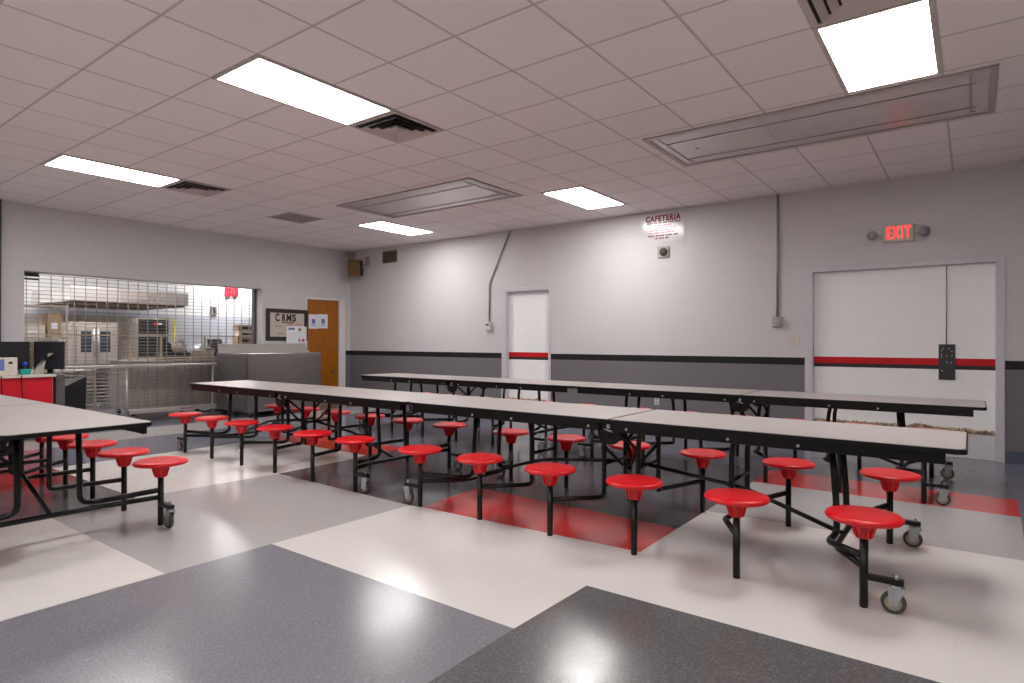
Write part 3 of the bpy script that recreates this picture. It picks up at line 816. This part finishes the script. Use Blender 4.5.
# roll-down grille in the serving opening
GXP = XA - .235
gr = empty('rolling_grille', (GXP, OY0, 0)); tag(gr, 'metal roll-down grille of thin bars closing the kitchen serving opening', 'grille')
W = OY1 - OY0
rods = MB()
z = .06
while z < OZ - .01:
    rods.tube([(0, .02, z), (0, W - .02, z)], .0045, seg=6, caps=False); z += .0575
rods.build('bars', 'grille', gr)
lk = MB(); yv = 2.876 - OY0 - .147
while yv < W - .03:
    if yv > .02: lk.box(-.006, .006, yv - .0045, yv + .0045, .06, OZ - .02)
    yv += .148
lk.build('links', 'grille', gr)
for yy in (.0, W - .05):
    MB().box(-.04, .045, yy, yy + .05, 0, OZ - .002, bev=.004).build('guide_rail', 'steel_dark', gr)
MB().box(-.02, .02, .05, W - .05, .01, .06, bev=.004).build('bottom_bar', 'steel_dull', gr)
f = MB(); f.box(.03, .05, .02, .22, OZ - .06, OZ - .005).box(.03, .05, .02, .22, OZ - .11, OZ - .085)
f.build('head_bracket', 'louver', gr)

# tray slide / serving shelf in front of the grille
ts = empty('serving_counter', (XA, 4.7, 0)); tag(ts, 'long stainless serving shelf on legs in front of the roll-down grille', 'counter')
MB().box(-.16, .06, 3.2 - 4.7, 6.15 - 4.7, .865, .905, bev=.006).build('worktop', 'steel', ts)
for yy in (4.094, 5.459, 5.83):
    MB().tube([(.02, yy - 4.7, 0), (.02, yy - 4.7, .866)], .022 if yy < 5 else .018, seg=12).build('leg', 'steel', ts)
MB().box(-.16, .05, 4.12 - 4.7, 5.85 - 4.7, .125, .185, bev=.005).build('undershelf', 'steel', ts)
MB().box(.05, .053, 4.9 - 4.7, 5.12 - 4.7, .145, .165).build('shelf_label', 'pink', ts)
# steel cooler
ck = empty('milk_cooler', (-10.06, 6.2, 0)); tag(ck, 'stainless steel milk cooler on casters under the letter board, its lid sloping', 'cooler')
MB().box(-.53, .5, -.7, .72, .1, 1.085, bev=.012).build('cooler_body', 'cooler', ck)
MB().prism([(.2, 1.085), (-.08, 1.235), (-.5, 1.235), (-.5, 1.085)], -.68, .7, axis='y').build('lid', 'steel', ck)
MB().box(-.5, .46, -.706, -.7, .14, 1.04).build('side_panel', 'steel_dark', ck)
MB().box(.5, .503, -.66, .68, .62, .625).build('front_seam', 'steel_dark', ck)
for xx in (-.42, .4):
    for yy in (-.6, .62):
        cc = MB().box(xx - .02, xx + .02, yy - .025, yy + .025, .06, .1).build('caster_fork', 'steel_dark', ck)
        MB().lathe([(0, -.015), (.04, -.015), (.045, 0), (.04, .015), (0, .015)], 18, (xx, yy, .045), axis='x').build('wheel', 'louver', cc)

# cashier desk with its things
dk = empty('cashier_desk', (-9.85, 2.05, 0)); tag(dk, 'red fronted cashier desk with a white top at the left edge', 'desk')
MB().box(-.34, .32, -.9, .79, .815, .85, bev=.004).build('desk_top', 'ivory', dk)
MB().box(.27, .29, -.86, .755, .1, .814, bev=.002).build('front_panel', 'deskred', dk)
MB().box(-.32, .27, .735, .755, .02, .814, bev=.002).build('side_panel', 'deskred', dk)
MB().box(-.32, .27, -.86, -.84, .02, .814, bev=.002).build('side_panel', 'deskred', dk)
for yy in (-.82, .72): MB().box(.2, .26, yy - .02, yy + .02, 0, .1).build('foot', 'steel_dark', dk)
for yy in (.22, .42): MB().tube([(.33, yy, .845), (.335, yy, .8), (.325, yy + .02, .45), (.3, yy + .01, .12)], .006, .05).build('cable', 'monitor', dk)
st = MB().box(-.06, .06, -.05, .05, 0, .84, bev=.004).build('steel_post', 'steel_dark', None, loc=(-9.72, 2.925, 0)); tag(st, 'short grey steel post between the red desk and the black bin', 'post')
bn = empty('waste_bin', (-9.95, 3.13, 0)); tag(bn, 'tall black waste bin with a slanted top beside the red desk', 'bin')
MB().prism([(-.12, 0), (.12, 0), (.14, .79), (-.12, .66)], -.15, .15, axis='x').build('bin_body', 'monitor', bn)
MB().box(-.155, .155, -.125, -.1, .62, .665).build('bin_rim', 'monitor2', bn)
def monitor(loc, rz, w_, h_, label, stand=True, tilt=0.0, m='monitor'):
    r = empty('monitor', loc, rz); tag(r, label, 'monitor', 'monitors on the cashier desk')
    MB().prism([(-.02, -h_ / 2), (.02, -h_ / 2), (.02, h_ / 2), (-.02, h_ / 2)], -w_ / 2, w_ / 2, axis='x').build('screen', m, r, loc=(0, 0, h_ / 2 + .06))
    MB().box(-w_ * .32, w_ * .32, .02, .06, .06 + h_ * .18, .06 + h_ * .82, bev=.015).build('back_shell', 'monitor2', r)
    MB().box(-.03, .03, .0, .04, .01, .12, bev=.004).build('stand_neck', 'monitor', r)
    MB().box(-.1, .1, -.07, .09, 0, .012, bev=.004).build('stand_base', 'monitor', r)
    return r
monitor((-9.75, 2.30, .85), PI / 2, .62, .36, 'wide black monitor at the left edge of the red desk')
monitor((-9.66, 2.80, .85), PI / 2 - .85, .36, .36, 'smaller dark monitor turned aside at the right end of the red desk', m='monitor2')
fs = MB()
pf = []
for k in range(11):
    t_ = k / 10; pf.append((-.13 + .17 * t_ ** .6 * 1.0, .27 * t_))
fs.prism([(-.13, 0)] + [(-.13 + .16 * (q / 10) ** 1.6 + .05 * (q / 10), .27 * (q / 10) ** .8) for q in range(1, 11)] + [(.03, .27), (.0, .2), (-.02, .1), (-.03, 0)], -.02, .02, axis='x')
fo = fs.build('handset_stand', 'putty', None, loc=(-9.585, 2.74, .851)); tag(fo, 'curved grey plastic stand in front of the smaller monitor', 'stand')
tb_ = empty('tissue_box', (-9.62, 2.33, .851)); tag(tb_, 'cream paper box with blue print at the left edge of the red desk', 'box')
MB().box(-.06, .06, -.11, .11, 0, .22, bev=.004).build('box_body', 'box', tb_)
MB().box(.06, .061, -.1, -.02, .06, .2).build('blue_print', 'blueprint', tb_)
MB().box(.06, .061, .02, .06, .14, .17).build('dark_print', 'louver', tb_)
tl = empty('hand_stamp', (-9.62, 2.53, .851)); tag(tl, 'small teal holder with a blue ball beside the cream box', 'desk item')
MB().box(-.04, .04, -.055, .055, 0, .07, bev=.01).build('holder', 'teal', tl)
MB().lathe([(0, -.028), (.02, -.02), (.028, 0), (.02, .02), (0, .028)], 16, (0, -.0, .135)).tube([(0, 0, .06), (0, 0, .12)], .006).build('ball_pen', 'blue', tl)

# ------------------------------------------------------------------ kitchen behind the grille
hd = empty('kitchen_hood', (-14.0, 5.12, 0)); tag(hd, 'large stainless exhaust hood hanging over the kitchen line', 'hood')
f = MB(); f.box(-1.1, 1.0, -1.04, 1.04, 2.01, 2.275, bev=.005)
f.build('hood_body', 'steel', hd)
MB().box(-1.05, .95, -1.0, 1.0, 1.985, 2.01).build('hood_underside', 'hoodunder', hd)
MB().box(1.0, 1.012, -.22, .5, 2.06, 2.25).build('access_plate', 'steel_dull', hd)
bs = empty('backsplash', (KX, 4.9, 0)); tag(bs, 'tan steel backsplash sheet on the kitchen wall under the hood', 'backsplash')
MB().box(.004, .02, -2.2, 1.6, .0, 1.82, bev=.003).build('sheet', 'steel_dull', bs)
f = MB()
for yy in (-1.1, 0, 1.0): f.box(.02, .024, yy - .01, yy + .01, .9, 1.82)
f.build('seam', 'steel_dark', bs)
# convection oven
ov = empty('convection_oven', (-13.4, 4.48, 0)); tag(ov, 'steel double-door convection oven on a rack stand behind the grille', 'oven')
MB().box(-.4, .38, -.38, .38, .72, 1.63, bev=.008).build('oven_body', 'oven', ov)
for s in (-1, 1):
    dd = MB().box(.38, .41, min(s * .01, s * .3), max(s * .01, s * .3), .86, 1.55, bev=.005).build('oven_door', 'oven', ov)
    MB().box(.41, .414, min(s * .07, s * .24), max(s * .07, s * .24), 1.08, 1.46).build('oven_window', 'glassdark', dd)
    MB().tube([(.43, s * .035, 1.0), (.43, s * .035, 1.5)], .012).build('door_handle', 'steel', dd)
MB().box(.38, .4, -.36, .36, .735, .84).build('control_strip', 'steel_dark', ov)
for xx in (-.36, .36):
    for yy in (-.36, .0, .36): MB().box(xx - .02, xx + .02, yy - .02, yy + .02, 0, .72).build('stand_leg', 'steel', ov)
f = MB()
for k in range(9):
    for yy in (-.18, .18): f.box(-.34, .36, yy - .16, yy + .16, .12 + k * .065, .135 + k * .065)
f.build('tray_slides', 'steel_dull', ov)
# steamer stack
sm = empty('steamer', (-13.4, 5.49, 0)); tag(sm, 'black louvred steamer cabinet with a red badge under the steel hood', 'steamer')
MB().box(-.35, .38, -.3, .3, .86, 1.745, bev=.008).build('cabinet', 'oven', sm)
for z0, z1 in ((.95, 1.37), (1.43, 1.71)):
    f = MB().box(.38, .39, -.27, .27, z0, z1, mi=0)
    k = z0 + .02
    while k < z1 - .03:
        f.box(.39, .405, -.26, .26, k, k + .012, mi=1); k += .06
    f.build('louvred_door', ['louver', 'steel_dark'], sm)
MB().box(.405, .412, .0, .06, 1.6, 1.65).build('red_badge', 'alarm', sm)
MB().box(.405, .411, .07, .15, 1.605, 1.645).build('white_badge', 'paper', sm)
for xx in (-.3, .32):
    for yy in (-.26, .26): MB().box(xx - .02, xx + .02, yy - .02, yy + .02, 0, .86).build('leg', 'steel', sm)
# serving cabinet with over-shelf behind the grille
sc = empty('serving_cabinet', (-11.45, 5.25, 0)); tag(sc, 'stainless serving cabinet with an overshelf rail just behind the grille', 'cabinet')
MB().box(-.4, .35, -.95, 1.55, .14, .93, bev=.006).build('cabinet_body', 'steel_dull', sc)
MB().box(-.42, .37, -.97, 1.57, .93, .96, bev=.004).build('cabinet_top', 'steel', sc)
for yy in (-.62, .1, .75): MB().box(.35, .354, yy - .24, yy + .24, .78, .86, bev=.001).build('pull_plate', 'steel', sc)
f = MB()
for k in range(11):
    f.box(.35, .353, -.9 + k * .19, -.897 + k * .19, .18, .76)
f.build('panel_seams', 'steel_dark', sc)
for yy in (-.9, -.42, .33, 1.0):
    MB().tube([(.3, yy, .95), (.3, yy, 1.38)], .018).build('rail_post', 'tan', sc)
MB().box(.22, .34, -2.4, 1.3, 1.365, 1.385, bev=.003).build('overshelf', 'tan', sc)
MB().box(.28, .32, -.95, 1.05, .985, 1.01).build('lower_rail', 'tan', sc)
for xx in (-.3, .3):
    for yy in (-.85, .2, .95):
        MB().lathe([(0, -.02), (.05, -.02), (.06, 0), (.05, .02), (0, .02)], 16, (xx, yy, .06), axis='y').box(xx - .02, xx + .02, yy - .03, yy + .03, .09, .14).build('caster', 'louver', sc)
# two covered appliances on the cabinet
sl = empty('slicer', (-11.45, 5.12, .96)); tag(sl, 'dark food slicer with a round blade on the serving cabinet', 'slicer')
MB().box(-.18, .2, -.2, .26, 0, .12, bev=.02).build('slicer_base', 'monitor2', sl)
MB().prism([(-.2, .12), (.26, .12), (.2, .2), (.0, .25), (-.2, .36)], -.1, .1, axis='x').build('slicer_head', 'louver', sl)
MB().lathe([(0, -.01), (.13, -.008), (.13, .008), (0, .01)], 24, (.13, .08, .22), axis='x').build('blade', 'steel', sl)
fp = empty('steam_pan', (-11.40, 5.62, .96)); tag(fp, 'foil covered steel pan right of the food slicer on the serving cabinet', 'pan')
MB().prism([(-.16, .01), (.16, .01), (.19, .16), (-.19, .16)], -.16, .16, axis='x').build('pan_body', 'steel_dull', fp)
g = MB(); 
bmesh.ops.create_grid(g.bm, x_segments=10, y_segments=10, size=.19)
for v_ in g.bm.verts: v_.co.z = .17 + .09 * max(0, 1 - (v_.co.x ** 2 + v_.co.y ** 2) / .05) + rnd.uniform(-.012, .012)
g.build('foil_cover', 'foil', fp)
fr = empty('coffee_maker', (-11.42, 5.9, .96)); tag(fr, 'grey upright coffee maker between the foil pan and the box stack', 'coffee maker')
MB().box(-.1, .1, -.09, .09, 0, .03, bev=.004).box(-.1, -.02, -.09, .09, .03, .36, bev=.004).box(-.1, .1, -.09, .09, .26, .36, bev=.008).build('machine_body', 'steel_dark', fr)
MB().lathe([(0, .03), (.06, .03), (.075, .08), (.06, .16), (.04, .19), (0, .19)], 20, (.04, 0, 0)).build('jug', 'glassdark', fr)
# stack of food cartons on the overshelf end
names_ = ['brown carton at the bottom of the stack behind the right end of the overshelf', 'pale carton second from the bottom of the stack behind the overshelf', 'brown carton in the middle of the stack behind the overshelf',
          'pale carton second from the top of the stack behind the overshelf', 'brown carton on top of the stack behind the overshelf']
z_ = .961
for k, (h_, m_, off) in enumerate([(.14, 'brownbox', 0), (.13, 'box', .015), (.14, 'brownbox', -.01), (.12, 'box', .01), (.12, 'brownbox', 0)]):
    o = empty('carton', (-11.62, 6.58 + off, z_)); tag(o, names_[k], 'carton', 'cartons stacked behind the overshelf')
    MB().box(-.1, .1, -.16, .16, 0, h_ - .003, bev=.003).build('carton_body', m_, o)
    MB().box(.1, .102, -.1, .1, h_ * .3, h_ * .7).build('carton_print', 'blackprint', o)
    z_ += h_
# shelving with boxes at the left
sh = empty('storage_shelf', (-12.6, 3.3, 0)); tag(sh, 'steel storage shelf with goods at the left inside the kitchen', 'shelf')
for z_ in (.25, .8, 1.33, 1.86): MB().box(-.25, .25, -.6, .55, z_ - .015, z_ + .015).build('shelf_board', 'steel_dull', sh)
for xx in (-.24, .24):
    for yy in (-.58, .53): MB().box(xx - .015, xx + .015, yy - .015, yy + .015, 0, 1.9).build('upright', 'steel_dull', sh)
gl = [(-.38, 1.345, .34, .42, 'brownbox', 'brown case at the left of the upper kitchen shelf'), (.08, 1.345, .3, .2, 'box', 'pale carton right of the brown case on the upper kitchen shelf'),
      (.36, 1.345, .2, .4, 'brownbox', 'narrow brown carton at the right of the upper kitchen shelf'), (-.3, .815, .5, .34, 'steel_dull', 'grey steel bin at the left of the middle kitchen shelf'), (.28, .815, .42, .44, 'brownbox', 'wide brown carton at the right of the middle kitchen shelf')]
for yy, z_, w_, h_, m_, lab in gl:
    o = empty('carton', (-12.6, 3.3 + yy, z_)); tag(o, lab, 'carton', 'goods on the kitchen shelf')
    MB().box(-.2, .22, -w_ / 2, w_ / 2, 0, h_, bev=.005).build('carton_body', m_, o)
    MB().box(.22, .222, -w_ * .3, w_ * .2, h_ * .35, h_ * .6).build('carton_print', 'paper', o)
# sheet pan racks
for k, (x_, y_, lab) in enumerate([(-11.75, 3.7, 'wheeled sheet pan rack directly left of the serving cabinet'), (-11.85, 3.06, 'wheeled sheet pan rack farther left in the kitchen')]):
    o = empty('pan_rack', (x_, y_, 0)); tag(o, lab, 'rack', 'sheet pan racks in the kitchen')
    for xx in (-.3, .3):
        for yy in (-.24, .24):
            MB().box(xx - .015, xx + .015, yy - .015, yy + .015, .1, .86).build('upright', 'steel', o)
            MB().lathe([(0, -.015), (.04, -.015), (.05, 0), (.04, .015), (0, .015)], 14, (xx, yy, .05), axis='y').build('wheel', 'louver', o)
    f = MB()
    for q in range(12): f.box(-.3, .3, -.24, .24, .14 + q * .06, .146 + q * .06)
    f.build('pans', 'steel_dull', o)
# fire alarm, broom, switch plate on the kitchen's rear wall
al = empty('wall_fire_alarm', (KX, 8.27, 2.55)); tag(al, 'red fire alarm box pair high on the kitchen rear wall', 'alarm')
MB().box(0, .06, -.175, -.01, -.115, .115, bev=.01).build('horn_box', 'alarm', al)
MB().box(0, .06, .02, .175, -.115, .115, bev=.01).build('strobe_box', 'alarm', al)
br_ = empty('broom', (KX + .06, 6.75, 0)); tag(br_, 'yellow handled broom leaning on the kitchen rear wall', 'broom')
MB().tube([(.05, 0, .1), (0.0, .12, 1.83)], .022).build('handle', 'yellow', br_)
MB().box(0, .06, -.14, .14, 0, .12, bev=.01).build('brush_head', 'louver', br_)
sw2 = empty('wall_switch', (KX, 7.82, 2.05)); tag(sw2, 'grey switch box on the white kitchen wall below the red alarm', 'switch')
MB().box(0, .03, -.07, .07, -.11, .11, bev=.004).build('cover_plate', 'conduit', sw2)
MB().box(.03, .034, -.02, .03, -.07, .06).build('toggle', 'louver', sw2)

# ------------------------------------------------------------------ camera, world, view
F, YAW, PIT, ROL, H = 613.83, .6429, .0016, .0027, 1.2756
c_, s_ = math.cos(YAW), math.sin(YAW)
right = Vector((c_, s_, 0)); fwd = Vector((-s_, c_, 0)); up = Vector((0, 0, 1))
f2 = fwd * math.cos(PIT) + up * math.sin(PIT); u2 = up * math.cos(PIT) - fwd * math.sin(PIT)
r3 = right * math.cos(ROL) + u2 * math.sin(ROL); u3 = u2 * math.cos(ROL) - right * math.sin(ROL)
cam = bpy.data.cameras.new('camera'); cam.sensor_width = 36; cam.lens = F / 1024 * 36; cam.clip_start = .05; cam.clip_end = 100
co = bpy.data.objects.new('camera', cam); COL.objects.link(co)
co.matrix_world = Matrix(((r3.x, u3.x, -f2.x, 0), (r3.y, u3.y, -f2.y, 0), (r3.z, u3.z, -f2.z, H), (0, 0, 0, 1)))
scene.camera = co
wd = bpy.data.worlds.new('world'); scene.world = wd; wd.use_nodes = True
wd.node_tree.nodes['Background'].inputs['Color'].default_value = (.8, .8, .85, 1)
wd.node_tree.nodes['Background'].inputs['Strength'].default_value = 0.05
vs = scene.view_settings
vs.view_transform = 'Standard'; vs.look = 'None'; vs.gamma = 1; vs.use_curve_mapping = False
vs.exposure = 1.0
scene.cycles.use_denoising = True
scene.cycles.max_bounces = 10; scene.cycles.diffuse_bounces = 6; scene.cycles.glossy_bounces = 5
scene.cycles.sample_clamp_indirect = 6.0
